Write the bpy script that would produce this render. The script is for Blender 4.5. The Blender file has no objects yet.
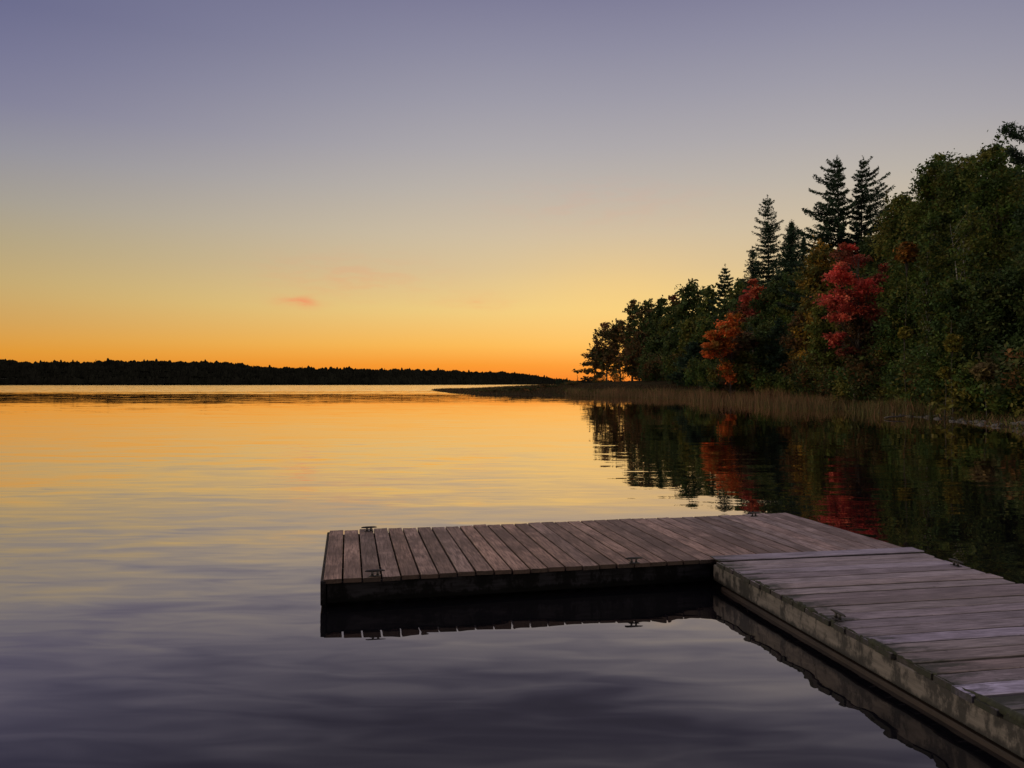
import bpy, bmesh, math, random
import numpy as np
from mathutils import Vector, Matrix, noise as mnoise

sc = bpy.context.scene
COL = sc.collection
R = math.radians
FPX = 762.0            # focal length in pixels of the 1024-wide frame
CAMZ = 1.687           # eye height above the water
YH = 384.0

def lin(c):
    return tuple(((v/255)/12.92 if v/255 <= .04045 else ((v/255+.055)/1.055)**2.4) for v in c)

# ------------------------------------------------------------------ camera
cam_d = bpy.data.cameras.new('camera')
cam_d.sensor_width = 36.0
cam_d.lens = FPX/1024*36.0
cam_d.clip_start = .05
cam_d.clip_end = 20000
cam = bpy.data.objects.new('camera', cam_d)
COL.objects.link(cam)
cam.location = (0, 0, CAMZ)
cam.rotation_euler = (R(90), 0, 0)
sc.camera = cam

# ------------------------------------------------------------------ sky
GLOW_AZ = 11.0          # degrees to the right of the view axis where the sun went down
SUN_EL = 0.6
world = bpy.data.worlds.new('World')
sc.world = world
world.use_nodes = True
wn, wl = world.node_tree.nodes, world.node_tree.links
wn.clear()

def math_node(nodes, links, op, a, b=None, c=None, clamp=False):
    n = nodes.new('ShaderNodeMath'); n.operation = op; n.use_clamp = clamp
    for i, v in enumerate((a, b, c)):
        if v is None: continue
        if isinstance(v, (int, float)): n.inputs[i].default_value = v
        else: links.new(v, n.inputs[i])
    return n.outputs[0]

def wm(op, a, b=None, c=None, clamp=False): return math_node(wn, wl, op, a, b, c, clamp)

tc = wn.new('ShaderNodeTexCoord')
sep = wn.new('ShaderNodeSeparateXYZ'); wl.new(tc.outputs['Generated'], sep.inputs[0])
el = wm('ARCSINE', wm('MINIMUM', wm('MAXIMUM', sep.outputs[2], 0.0), 1.0))          # radians, clamped at the horizon
el_n = wm('DIVIDE', el, math.pi/2)
az = wm('ARCTAN2', sep.outputs[0], sep.outputs[1])
daz = wm('ABSOLUTE', wm('SUBTRACT', az, R(GLOW_AZ)))
daz = wm('MINIMUM', daz, wm('SUBTRACT', 2*math.pi, daz))

def ramp(stops):
    n = wn.new('ShaderNodeValToRGB'); cr = n.color_ramp; cr.interpolation = 'LINEAR'
    while len(cr.elements) > 1: cr.elements.remove(cr.elements[-1])
    for i, (deg, c) in enumerate(stops):
        e = cr.elements[0] if i == 0 else cr.elements.new(deg/90)
        e.position = deg/90
        e.color = (*lin(c), 1)
    wl.new(el_n, n.inputs[0])
    return n.outputs[0]

rampA = ramp([(0, (250,128,36)), (1.4, (252,155,50)), (2.9, (252,188,88)), (5.5, (240,206,130)), (8.5, (219,195,151)), (11.1, (207,191,164)),
              (14.3, (189,181,171)), (17.1, (174,170,173)), (20.4, (158,156,169)), (23.7, (142,141,162)), (26.7, (127,126,153)),
              (38, (112,110,138)), (60, (120,112,132)), (90, (122,112,130))])
rampB = ramp([(0, (220,130,34)), (2.1, (222,152,54)), (4, (205,158,88)), (6.5, (190,164,112)), (9, (174,160,128)), (11.4, (158,153,145)),
              (14.4, (140,140,154)), (17.3, (121,121,151)), (20.1, (109,110,145)), (22.9, (97,99,137)), (38, (100,100,132)), (60, (118,110,130)), (90, (122,112,130))])
rampC = ramp([(0, (176,150,138)), (6, (230,214,196)), (14, (220,210,198)), (30, (176,168,166)), (50, (136,128,140)), (90, (122,112,130))])

def mixc(f, a, b, mode='MIX'):
    n = wn.new('ShaderNodeMix'); n.data_type = 'RGBA'; n.blend_type = mode
    if isinstance(f, (int, float)): n.inputs[0].default_value = f
    else: wl.new(f, n.inputs[0])
    for i, v in ((6, a), (7, b)):
        if isinstance(v, tuple): n.inputs[i].default_value = (*v, 1)
        else: wl.new(v, n.inputs[i])
    return n.outputs[2]

def smooth(v, lo, hi):
    n = wn.new('ShaderNodeMapRange'); n.interpolation_type = 'SMOOTHSTEP'
    wl.new(v, n.inputs[0]); n.inputs[1].default_value = lo; n.inputs[2].default_value = hi
    return n.outputs[0]

sky = mixc(smooth(daz, R(9), R(58)), rampA, rampB)
sky = mixc(smooth(daz, R(46), R(92)), sky, mixc(1.0, rampC, (2.75, 2.75, 2.3), 'MULTIPLY'))
rampD = ramp([(0, (44,40,50)), (15, (58,56,74)), (40, (88,84,104)), (90, (122,112,130))])
sky = mixc(smooth(daz, R(104), R(158)), sky, rampD)
# a few faint rose wisps of cloud low in the afterglow
nz = wn.new('ShaderNodeTexNoise'); nz.inputs['Scale'].default_value = 26; nz.inputs['Detail'].default_value = 4
mp = wn.new('ShaderNodeMapping'); mp.inputs['Scale'].default_value = (1, 1, 4.5)
wl.new(tc.outputs['Generated'], mp.inputs[0]); wl.new(mp.outputs[0], nz.inputs[0])
nfac = smooth(nz.outputs[0], .38, .66)
def wisp(base, px, py, wx, wy, amt):
    a0 = math.atan2(px-512, FPX); e0 = math.atan2((YH-py)*math.cos(a0), FPX)
    dx = wm('DIVIDE', wm('SUBTRACT', az, a0), wx/FPX)
    dy = wm('DIVIDE', wm('SUBTRACT', el, e0), wy/FPX)
    g = wm('POWER', 2.718, wm('MULTIPLY', wm('ADD', wm('MULTIPLY', dx, dx), wm('MULTIPLY', dy, dy)), -1.0))
    g = wm('MULTIPLY', wm('MULTIPLY', g, wm('ADD', .35, nfac)), amt, clamp=True)
    return mixc(g, base, lin((246,128,92)))
def glow(base, px, py, wx, wy, amt, col):
    a0 = math.atan2(px-512, FPX); e0 = math.atan2((YH-py)*math.cos(a0), FPX)
    dx = wm('DIVIDE', wm('SUBTRACT', az, a0), wx/FPX); dy = wm('DIVIDE', wm('SUBTRACT', el, e0), wy/FPX)
    g = wm('POWER', 2.718, wm('MULTIPLY', wm('ADD', wm('MULTIPLY', dx, dx), wm('MULTIPLY', dy, dy)), -1.0))
    return mixc(wm('MULTIPLY', g, amt), base, lin(col))
sky = glow(sky, 612, 305, 105, 48, .42, (252,212,130))
sky = wisp(sky, 299, 302, 17, 5, .5)
sky = wisp(sky, 352, 278, 75, 20, .13)
sky = wisp(sky, 478, 301, 30, 7, .22)
sky = wisp(sky, 600, 205, 110, 22, .06)
nish = wn.new('ShaderNodeTexSky'); nish.sky_type = 'NISHITA'; nish.sun_disc = False
nish.sun_elevation = R(SUN_EL); nish.sun_rotation = R(GLOW_AZ)
nish.dust_density = 2.0
bg1 = wn.new('ShaderNodeBackground'); wl.new(sky, bg1.inputs[0]); bg1.inputs[1].default_value = 0.97
bg2 = wn.new('ShaderNodeBackground'); wl.new(nish.outputs[0], bg2.inputs[0]); bg2.inputs[1].default_value = 0.006
add = wn.new('ShaderNodeAddShader'); wl.new(bg1.outputs[0], add.inputs[0]); wl.new(bg2.outputs[0], add.inputs[1])
wo = wn.new('ShaderNodeOutputWorld'); wl.new(add.outputs[0], wo.inputs[0])

# ------------------------------------------------------------------ the last of the sun: a broad weak warm glow
sun_d = bpy.data.lights.new('sun', 'SUN')
sun_d.energy = 0.03
sun_d.angle = R(110)
sun_d.color = (1, .62, .32)
sun = bpy.data.objects.new('sun', sun_d); COL.objects.link(sun)
sv = Vector((math.sin(R(GLOW_AZ))*math.cos(R(6)), math.cos(R(GLOW_AZ))*math.cos(R(6)), math.sin(R(6))))
sun.rotation_euler = (-sv).to_track_quat('-Z', 'Y').to_euler()

sc.view_settings.view_transform = 'Standard'
sc.view_settings.look = 'None'
sc.view_settings.exposure = 0.0
sc.view_settings.gamma = 1.0
sc.view_settings.use_curve_mapping = False
sc.render.engine = 'CYCLES'
sc.cycles.use_denoising = True
sc.cycles.max_bounces = 6
sc.cycles.transparent_max_bounces = 8
sc.cycles.sample_clamp_indirect = 6

# ------------------------------------------------------------------ helpers
rng = np.random.default_rng(7)
random.seed(7)

def at(px, py, Y):
    return Vector(((px-512)/FPX*Y, Y, CAMZ-(py-YH)/FPX*Y))
def on_level(px, py, z):
    Y = FPX*(CAMZ-z)/(py-YH)
    return Vector(((px-512)/FPX*Y, Y, z))

def mesh_obj(name, verts, faces, mat, parent=None, cols=None, smooth_=False, loc=None):
    me = bpy.data.meshes.new(name)
    verts = np.asarray(verts, dtype=np.float32).reshape(-1, 3)
    if isinstance(faces, np.ndarray):
        n, k = faces.shape
        me.vertices.add(len(verts)); me.vertices.foreach_set('co', verts.ravel())
        me.loops.add(n*k); me.loops.foreach_set('vertex_index', faces.astype(np.int32).ravel())
        me.polygons.add(n); me.polygons.foreach_set('loop_start', np.arange(0, n*k, k, dtype=np.int32))
        me.update(calc_edges=True)
    else:
        me.from_pydata([tuple(map(float, v)) for v in verts], [], [tuple(int(i) for i in f) for f in faces])
    if cols is not None:
        ca = me.attributes.new('tint', 'FLOAT_COLOR', 'POINT')
        c = np.ones((len(verts), 4), np.float32); cols = np.asarray(cols); c[:, :cols.shape[1]] = cols
        ca.data.foreach_set('color', c.ravel())
    if smooth_:
        me.polygons.foreach_set('use_smooth', np.ones(len(me.polygons), bool))
    if mat: me.materials.append(mat)
    me.validate()
    o = bpy.data.objects.new(name, me); COL.objects.link(o)
    if parent: o.parent = parent
    if loc is not None: o.location = loc
    return o

def tag(o, label=None, cat=None, group=None, kind=None):
    for k, v in (('label', label), ('category', cat), ('group', group), ('kind', kind)):
        if v: o[k] = v
    return o
def empty(name, loc, rz=0, label=None, cat=None, group=None):
    o = bpy.data.objects.new(name, None); COL.objects.link(o)
    o.location = loc; o.rotation_euler = (0, 0, rz); o.empty_display_size = .3
    return tag(o, label, cat, group)
def copy_tree(root):
    c = root.copy(); COL.objects.link(c)
    for ch in list(root.children):
        d = ch.copy(); COL.objects.link(d); d.parent = c
    return c

class MB:
    """collects shapes into one mesh, with a colour per vertex"""
    def __init__(s): s.v = []; s.f = []; s.c = []
    def add(s, v, f, c=(1,1,1)):
        b = len(s.v); s.v += [tuple(p) for p in v]; s.f += [tuple(b+i for i in q) for q in f]; s.c += [tuple(c)]*len(v)
    def box(s, x0, x1, y0, y1, z0, z1, c=(1,1,1), ch=.004):
        # chamfered box: three nested rings
        v = []
        for z, i in ((z0, ch), (z0+ch, 0), (z1-ch, 0), (z1, ch)):
            v += [(x0+i, y0+i, z), (x1-i, y0+i, z), (x1-i, y1-i, z), (x0+i, y1-i, z)]
        f = [(3,2,1,0), (12,13,14,15)]
        for k in range(3):
            for j in range(4):
                a = k*4+j; b = k*4+(j+1) % 4
                f.append((a, b, b+4, a+4))
        s.add(v, f, c)
    def tube(s, pts, rad, n=8, c=(1,1,1), cap=True):
        pts = [Vector(p) for p in pts]; v = []; f = []
        for i, p in enumerate(pts):
            d = (pts[min(i+1, len(pts)-1)]-pts[max(i-1, 0)]).normalized()
            u = d.orthogonal().normalized() if abs(d.z) > .99 else Vector((0,0,1)).cross(d).normalized()
            w = d.cross(u)
            for k in range(n):
                a = 2*math.pi*k/n
                v.append(p+(u*math.cos(a)+w*math.sin(a))*rad[i])
        for i in range(len(pts)-1):
            for k in range(n):
                a = i*n+k; b = i*n+(k+1) % n
                f.append((a, b, b+n, a+n))
        if cap: f += [tuple(range(n-1, -1, -1)), tuple(range((len(pts)-1)*n, len(pts)*n))]
        s.add(v, f, c)
    def build(s, name, mat, parent=None, smooth_=False):
        return mesh_obj(name, s.v, s.f, mat, parent, np.array(s.c), smooth_)

# ------------------------------------------------------------------ materials
def new_mat(name):
    m = bpy.data.materials.new(name); m.use_nodes = True
    n, l = m.node_tree.nodes, m.node_tree.links
    b = n['Principled BSDF']
    return m, n, l, b

def mixrgb(n, l, f, a, b, mode='MIX'):
    x = n.new('ShaderNodeMix'); x.data_type = 'RGBA'; x.blend_type = mode
    for i, v in ((0, f), (6, a), (7, b)):
        if isinstance(v, (int, float)): x.inputs[i].default_value = v
        elif isinstance(v, tuple): x.inputs[i].default_value = (*v, 1)
        else: l.new(v, x.inputs[i])
    return x.outputs[2]

def noise_tex(n, l, vec, scale, detail=4, rough=.55, mscale=None, out='Fac'):
    t = n.new('ShaderNodeTexNoise'); t.inputs['Scale'].default_value = scale
    t.inputs['Detail'].default_value = detail; t.inputs['Roughness'].default_value = rough
    if mscale:
        m = n.new('ShaderNodeMapping'); m.inputs['Scale'].default_value = mscale
        l.new(vec, m.inputs[0]); vec = m.outputs[0]
    l.new(vec, t.inputs['Vector'])
    return t.outputs[out]

def rangef(n, l, v, a, b, c=0., d=1., smoothst=True):
    x = n.new('ShaderNodeMapRange'); x.interpolation_type = 'SMOOTHSTEP' if smoothst else 'LINEAR'
    l.new(v, x.inputs[0])
    for i, q in zip((1,2,3,4), (a,b,c,d)): x.inputs[i].default_value = q
    return x.outputs[0]

def leaf_material():
    m, n, l, b = new_mat('leaf')
    a = n.new('ShaderNodeAttribute'); a.attribute_name = 'tint'
    b.inputs['Roughness'].default_value = .62
    b.inputs['Specular IOR Level'].default_value = .12
    l.new(a.outputs['Color'], b.inputs['Base Color'])
    tr = n.new('ShaderNodeBsdfTranslucent'); l.new(a.outputs['Color'], tr.inputs[0])
    mx = n.new('ShaderNodeMixShader'); mx.inputs[0].default_value = .3
    l.new(b.outputs[0], mx.inputs[1]); l.new(tr.outputs[0], mx.inputs[2])
    l.new(mx.outputs[0], n['Material Output'].inputs[0])
    return m
M_LEAF = leaf_material()

def bark_material(name, c1, c2, birch=False):
    m, n, l, b = new_mat(name)
    o = n.new('ShaderNodeTexCoord').outputs['Object']
    if birch: f = noise_tex(n, l, o, 3, 4, .6, (1, 1, 5)); f = rangef(n, l, f, .55, .68)
    else: f = noise_tex(n, l, o, 6, 5, .6, (3, 3, .5)); f = rangef(n, l, f, .35, .65)
    l.new(mixrgb(n, l, f, c1, c2), b.inputs['Base Color']); b.inputs['Roughness'].default_value = .85
    return m
M_BARK = bark_material('bark', (.05,.038,.03), (.1,.08,.065))
M_BIRCH = bark_material('birch_bark', (.27,.25,.22), (.045,.04,.035), True)

def wood_material(name, axis, c1, c2, moss=(.022,.024,.014), edge=None):
    """weathered deck wood; axis = the local direction of the grain; tint = the colour of each board"""
    m, n, l, b = new_mat(name)
    o = n.new('ShaderNodeTexCoord').outputs['Object']
    o0 = o
    a = n.new('ShaderNodeAttribute'); a.attribute_name = 'tint'
    sh = n.new('ShaderNodeVectorMath'); sh.operation = 'MULTIPLY_ADD'
    l.new(a.outputs['Alpha'], sh.inputs[0]); sh.inputs[1].default_value = (41.3, 67.7, 23.1); l.new(o, sh.inputs[2])
    o = sh.outputs[0]
    ms = (22, 1.6, 22) if axis == 'Y' else (1.6, 22, 22)
    g1 = noise_tex(n, l, o, 3.2, 6, .65, ms)
    g2 = noise_tex(n, l, o, 1.0, 5, .6, (9, 2.2, 9) if axis == 'Y' else (2.2, 9, 9))
    big = noise_tex(n, l, o, 1.7, 4, .6)
    c = mixrgb(n, l, rangef(n, l, g1, .3, .7), c1, c2)
    c = mixrgb(n, l, 1.0, c, a.outputs['Color'], 'MULTIPLY')
    c = mixrgb(n, l, rangef(n, l, g2, .5, .72, 0, .62 if axis == 'Y' else .4), c, tuple(v*.4 for v in c1))
    c = mixrgb(n, l, rangef(n, l, big, .42, .62, 0, .6 if axis == 'Y' else .3), c, tuple(v*.62 for v in c1))
    sp = noise_tex(n, l, o, 26, 3, .6)
    c = mixrgb(n, l, rangef(n, l, sp, .62, .75, 0, .5), c, tuple(v*.3 for v in c1))
    if edge:            # moss and rot where water stands, along one long edge
        s = n.new('ShaderNodeSeparateXYZ'); l.new(o0, s.inputs[0])
        co = s.outputs[0 if edge[0] == 'X' else 1]
        d = math_node(n, l, 'ABSOLUTE', math_node(n, l, 'SUBTRACT', co, edge[1]))
        f = rangef(n, l, d, 0, edge[2], 1, 0, False)
        mo = noise_tex(n, l, o, 1.0, 6, .72, (2.2, 7.5, 1))
        f = math_node(n, l, 'ADD', math_node(n, l, 'MULTIPLY', f, .42), math_node(n, l, 'MULTIPLY', math_node(n, l, 'SUBTRACT', mo, .5), 1.5))
        c = mixrgb(n, l, rangef(n, l, f, .2, .5, 0, .9), c, moss)
    l.new(c, b.inputs['Base Color'])
    b.inputs['Roughness'].default_value = .68
    b.inputs['Specular IOR Level'].default_value = .35
    bp = n.new('ShaderNodeBump'); bp.inputs['Strength'].default_value = .5; bp.inputs['Distance'].default_value = .006
    l.new(g1, bp.inputs['Height']); l.new(bp.outputs[0], b.inputs['Normal'])
    return m
M_DECK = wood_material('platform_wood', 'Y', (.12,.07,.056), (.42,.275,.23))
M_WALK = wood_material('walkway_wood', 'X', (.155,.122,.132), (.385,.31,.335), edge=('X', 0.0, .55))

def fascia_material(name, c1, c2, stain):
    m, n, l, b = new_mat(name)
    o = n.new('ShaderNodeTexCoord').outputs['Object']
    g = noise_tex(n, l, o, 2.2, 6, .65, (2, 2, 14))
    st = noise_tex(n, l, o, 4.2, 6, .72, (1.4, 1.4, .8))
    lo = noise_tex(n, l, o, 9, 5, .7, (1.2, 1.2, .35))
    sx = n.new('ShaderNodeSeparateXYZ'); l.new(o, sx.inputs[0])
    c = mixrgb(n, l, rangef(n, l, g, .3, .7), c1, c2)
    c = mixrgb(n, l, rangef(n, l, st, .47, .58, 0, .92), c, stain)
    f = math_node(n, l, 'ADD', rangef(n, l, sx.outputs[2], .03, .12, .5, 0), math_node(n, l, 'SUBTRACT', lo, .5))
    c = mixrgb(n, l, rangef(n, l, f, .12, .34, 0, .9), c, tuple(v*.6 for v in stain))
    l.new(c, b.inputs['Base Color']); b.inputs['Roughness'].default_value = .55; b.inputs['Specular IOR Level'].default_value = .5 if 'walkway' in name else .05
    bp = n.new('ShaderNodeBump'); bp.inputs['Strength'].default_value = .5; bp.inputs['Distance'].default_value = .005
    l.new(g, bp.inputs['Height']); l.new(bp.outputs[0], b.inputs['Normal'])
    return m
M_FASC_W = fascia_material('walkway_skirt_wood', (.095,.08,.07), (.18,.153,.135), (.016,.0135,.012))
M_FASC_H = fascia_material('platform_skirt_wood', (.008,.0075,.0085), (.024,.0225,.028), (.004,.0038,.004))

def plain(name, c, rough=.6, metal=0., var=.25, scale=8):
    m, n, l, b = new_mat(name)
    o = n.new('ShaderNodeTexCoord').outputs['Object']
    f = noise_tex(n, l, o, scale, 5, .6)
    l.new(mixrgb(n, l, rangef(n, l, f, .3, .7), tuple(v*(1-var) for v in c), tuple(min(1, v*(1+var)) for v in c)), b.inputs['Base Color'])
    b.inputs['Roughness'].default_value = rough; b.inputs['Metallic'].default_value = metal
    return m
M_IRON = plain('cleat_iron', (.05,.045,.045), .42, .6)
M_FLOAT = plain('float_plastic', (.015,.015,.016), .5)
M_TIMBER = plain('wet_timber', (.03,.018,.014), .6)
M_ROCK = plain('shore_rock', (.10,.09,.08), .85, 0, .4, 3)
M_LOG = plain('driftwood', (.09,.075,.06), .85, 0, .35, 5)
M_MOSS = plain('moss', (.03,.032,.018), .95, 0, .4, 30)

def soil_material():
    m, n, l, b = new_mat('soil')
    g = n.new('ShaderNodeNewGeometry').outputs['Position']
    f = noise_tex(n, l, g, .35, 6, .65)
    f2 = noise_tex(n, l, g, 3, 6, .7)
    c = mixrgb(n, l, rangef(n, l, f, .35, .65), (.04,.027,.017), (.035,.034,.015))
    c = mixrgb(n, l, rangef(n, l, f2, .4, .7, 0, .7), c, (.06,.045,.03))
    l.new(c, b.inputs['Base Color']); b.inputs['Roughness'].default_value = .95; b.inputs['Specular IOR Level'].default_value = 0
    return m
M_SOIL = soil_material()

def water_material():
    m, n, l, b = new_mat('lake_water')
    pos = n.new('ShaderNodeNewGeometry').outputs['Position']
    s = n.new('ShaderNodeSeparateXYZ'); l.new(pos, s.inputs[0])
    X, Y = s.outputs[0], s.outputs[1]
    M = lambda op, a, b_=None, c_=None, clamp=False: math_node(n, l, op, a, b_, c_, clamp)
    # slopes (not heights) so that the ripples keep their steepness at every distance
    def slope(sx, sy, detail, rough, rot=0.):
        mp = n.new('ShaderNodeMapping'); mp.inputs['Scale'].default_value = (sx, sy, 1); mp.inputs['Rotation'].default_value = (0, 0, rot)
        l.new(pos, mp.inputs[0])
        t = n.new('ShaderNodeTexNoise'); t.inputs['Scale'].default_value = 1; t.inputs['Detail'].default_value = detail
        t.inputs['Roughness'].default_value = rough; t.inputs['Distortion'].default_value = .6
        l.new(mp.outputs[0], t.inputs['Vector'])
        v = n.new('ShaderNodeVectorMath'); v.operation = 'SUBTRACT'; l.new(t.outputs['Color'], v.inputs[0]); v.inputs[1].default_value = (.5,.5,.5)
        return v.outputs[0]
    swell = slope(.32, 1.5, 1.0, .4, R(-7))
    rip = slope(1.3, 5.0, 2.0, .5, R(5))
    chop = slope(.5, .9, 3.0, .6, R(10))
    # how ruffled the water is: calm in the lee of the wood, livelier on the open lake, a breeze far out
    wob = noise_tex(n, l, pos, 1, 3, .5, (.012, .05, 1))
    wobc = M('SUBTRACT', wob, .5)
    Yw = M('MULTIPLY', Y, M('ADD', 1.0, M('MULTIPLY', wobc, .9)))
    far = rangef(n, l, Yw, 110, 190)
    lee = M('SUBTRACT', M('DIVIDE', X, M('MAXIMUM', Y, 1.0)), M('MULTIPLY', wobc, .12))
    lee = rangef(n, l, lee, -.12, .16, 1., .5)
    patch = rangef(n, l, noise_tex(n, l, pos, 1, 2, .5, (.05, .22, 1)), .3, .7, .55, 1.25)
    lee = M('MAXIMUM', lee, rangef(n, l, Y, 5.2, 9, 1.15, .4))
    near_amp = M('MULTIPLY', M('MULTIPLY', lee, patch), M('ADD', rangef(n, l, Y, 7, 30, 1.3, .34), rangef(n, l, Yw, 60, 75, 0, .3)))
    def scaled(v, f):
        x = n.new('ShaderNodeVectorMath'); x.operation = 'SCALE'; l.new(v, x.inputs[0])
        if isinstance(f, (int, float)): x.inputs['Scale'].default_value = f
        else: l.new(f, x.inputs['Scale'])
        return x.outputs[0]
    def addv(a, c):
        x = n.new('ShaderNodeVectorMath'); x.operation = 'ADD'; l.new(a, x.inputs[0]); l.new(c, x.inputs[1]); return x.outputs[0]
    v = addv(scaled(swell, M('MULTIPLY', near_amp, .078)), scaled(rip, M('MULTIPLY', near_amp, .072)))
    v = addv(v, scaled(chop, M('MULTIPLY', far, .24)))
    s2 = n.new('ShaderNodeSeparateXYZ'); l.new(v, s2.inputs[0])
    cb = n.new('ShaderNodeCombineXYZ')
    l.new(M('MULTIPLY', s2.outputs[0], .45), cb.inputs[0]); bias = M('ADD', M('MULTIPLY', far, -.036), M('MULTIPLY', M('MULTIPLY', rangef(n, l, Y, 14, 34), rangef(n, l, Yw, 58, 72, 1, 0)), -.0065))
    l.new(M('ADD', s2.outputs[1], bias), cb.inputs[1]); cb.inputs[2].default_value = 1
    nm = n.new('ShaderNodeVectorMath'); nm.operation = 'NORMALIZE'; l.new(cb.outputs[0], nm.inputs[0])
    l.new(nm.outputs[0], b.inputs['Normal'])
    b.inputs['Base Color'].default_value = (.006,.006,.0085,1)
    b.inputs['Roughness'].default_value = .5
    b.inputs['Specular IOR Level'].default_value = 0
    gl = n.new('ShaderNodeBsdfGlossy'); gl.inputs['Roughness'].default_value = .012; l.new(nm.outputs[0], gl.inputs['Normal'])
    gl.inputs['Color'].default_value = (1, .915, .89, 1)
    lw = n.new('ShaderNodeLayerWeight'); lw.inputs['Blend'].default_value = .5; l.new(nm.outputs[0], lw.inputs['Normal'])
    fc = n.new('ShaderNodeFloatCurve'); cu = fc.mapping.curves[0]
    pts = [(0, .03), (.4, .05), (.56, .108), (.61, .19), (.67, .325), (.73, .46), (.79, .60), (.85, .73), (.90, .86), (.95, .95), (1, 1)]
    cu.points[0].location = pts[0]; cu.points[1].location = pts[-1]
    for p in pts[1:-1]: cu.points.new(*p)
    fc.mapping.update()
    l.new(lw.outputs['Facing'], fc.inputs['Value'])
    mx = n.new('ShaderNodeMixShader'); l.new(fc.outputs[0], mx.inputs[0]); l.new(b.outputs[0], mx.inputs[1]); l.new(gl.outputs[0], mx.inputs[2])
    l.new(mx.outputs[0], n['Material Output'].inputs[0])
    return m
M_WATER = water_material()

# ------------------------------------------------------------------ lake
W = 9000
w = mesh_obj('lake_water', [(-W,-W,0), (W,-W,0), (W,W,0), (-W,W,0)], [(0,1,2,3)], M_WATER)
tag(w, kind='structure')

# ------------------------------------------------------------------ bank and spit: one height field from a shoreline
SHORE = [(11,-60), (12.5,0), (14.5,12), (16.5,20), (18.6,27.5), (20.6,36), (21.8,46), (23.2,60), (24,72), (22.5,84), (18,92), (12.5,98), (8,106), (2,112), (-5,118),
         (-11,140), (-16,168), (-22,206), (-19,212), (-8,205), (0,215), (8,250), (14,300), (22,380), (40,640), (160,900), (420,900), (420,-60)]
SH = np.array(SHORE, float)
def shore_dist(P):
    """signed distance to the shoreline, positive inland"""
    A = SH; B = np.roll(SH, -1, 0)
    d2 = np.full(len(P), 1e18); ins = np.zeros(len(P), bool)
    for a, b in zip(A, B):
        ab = b-a; t = np.clip(((P-a)@ab)/(ab@ab), 0, 1)
        q = a+t[:, None]*ab
        d2 = np.minimum(d2, ((P-q)**2).sum(1))
        c = (a[1] > P[:, 1]) != (b[1] > P[:, 1])
        xi = (b[0]-a[0])*(P[:, 1]-a[1])/(b[1]-a[1]+1e-12)+a[0]
        ins ^= c & (P[:, 0] < xi)
    return np.where(ins, 1, -1)*np.sqrt(d2)
def wav(P):
    x, y = P[:, 0], P[:, 1]
    return (np.sin(x*.31+y*.17)+np.sin(x*.13-y*.29+1.3)+.6*np.sin(x*.9+y*.7)+.5*np.sin(x*1.7-y*1.1+.6))/3
def ground_z(P):
    P = np.asarray(P, float).reshape(-1, 2)
    d = shore_dist(P)
    d = d+.5*wav(P)
    up = .34*(1-np.exp(-np.maximum(d, 0)/2.2))+.055*np.clip(d-7, 0, 60)+.05*wav(P*2.3)*np.clip(d, 0, 1)
    return np.where(d > 0, up+.01, .14*np.maximum(d, -8))
def gz(x, y): return float(ground_z([(x, y)])[0])

gx = np.unique(np.concatenate([np.arange(-40, 10, 1.5), np.arange(8, 45, .6), np.arange(45, 90, 3), np.arange(90, 425, 20)]))
gy = np.unique(np.concatenate([np.arange(-60, 18, 3), np.arange(18, 125, .9), np.arange(125, 300, 3), np.arange(300, 910, 15)]))
GX, GY = np.meshgrid(gx, gy)
P = np.stack([GX.ravel(), GY.ravel()], 1)
Z = ground_z(P)
nx, ny = len(gx), len(gy)
idx = np.arange(nx*ny).reshape(ny, nx)
F = np.stack([idx[:-1, :-1], idx[:-1, 1:], idx[1:, 1:], idx[1:, :-1]], -1).reshape(-1, 4)
keep = (Z[F].max(1) > -.35)
bank = mesh_obj('shore_ground', np.c_[P, Z], F[keep], M_SOIL, smooth_=True)
tag(bank, kind='structure')

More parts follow.
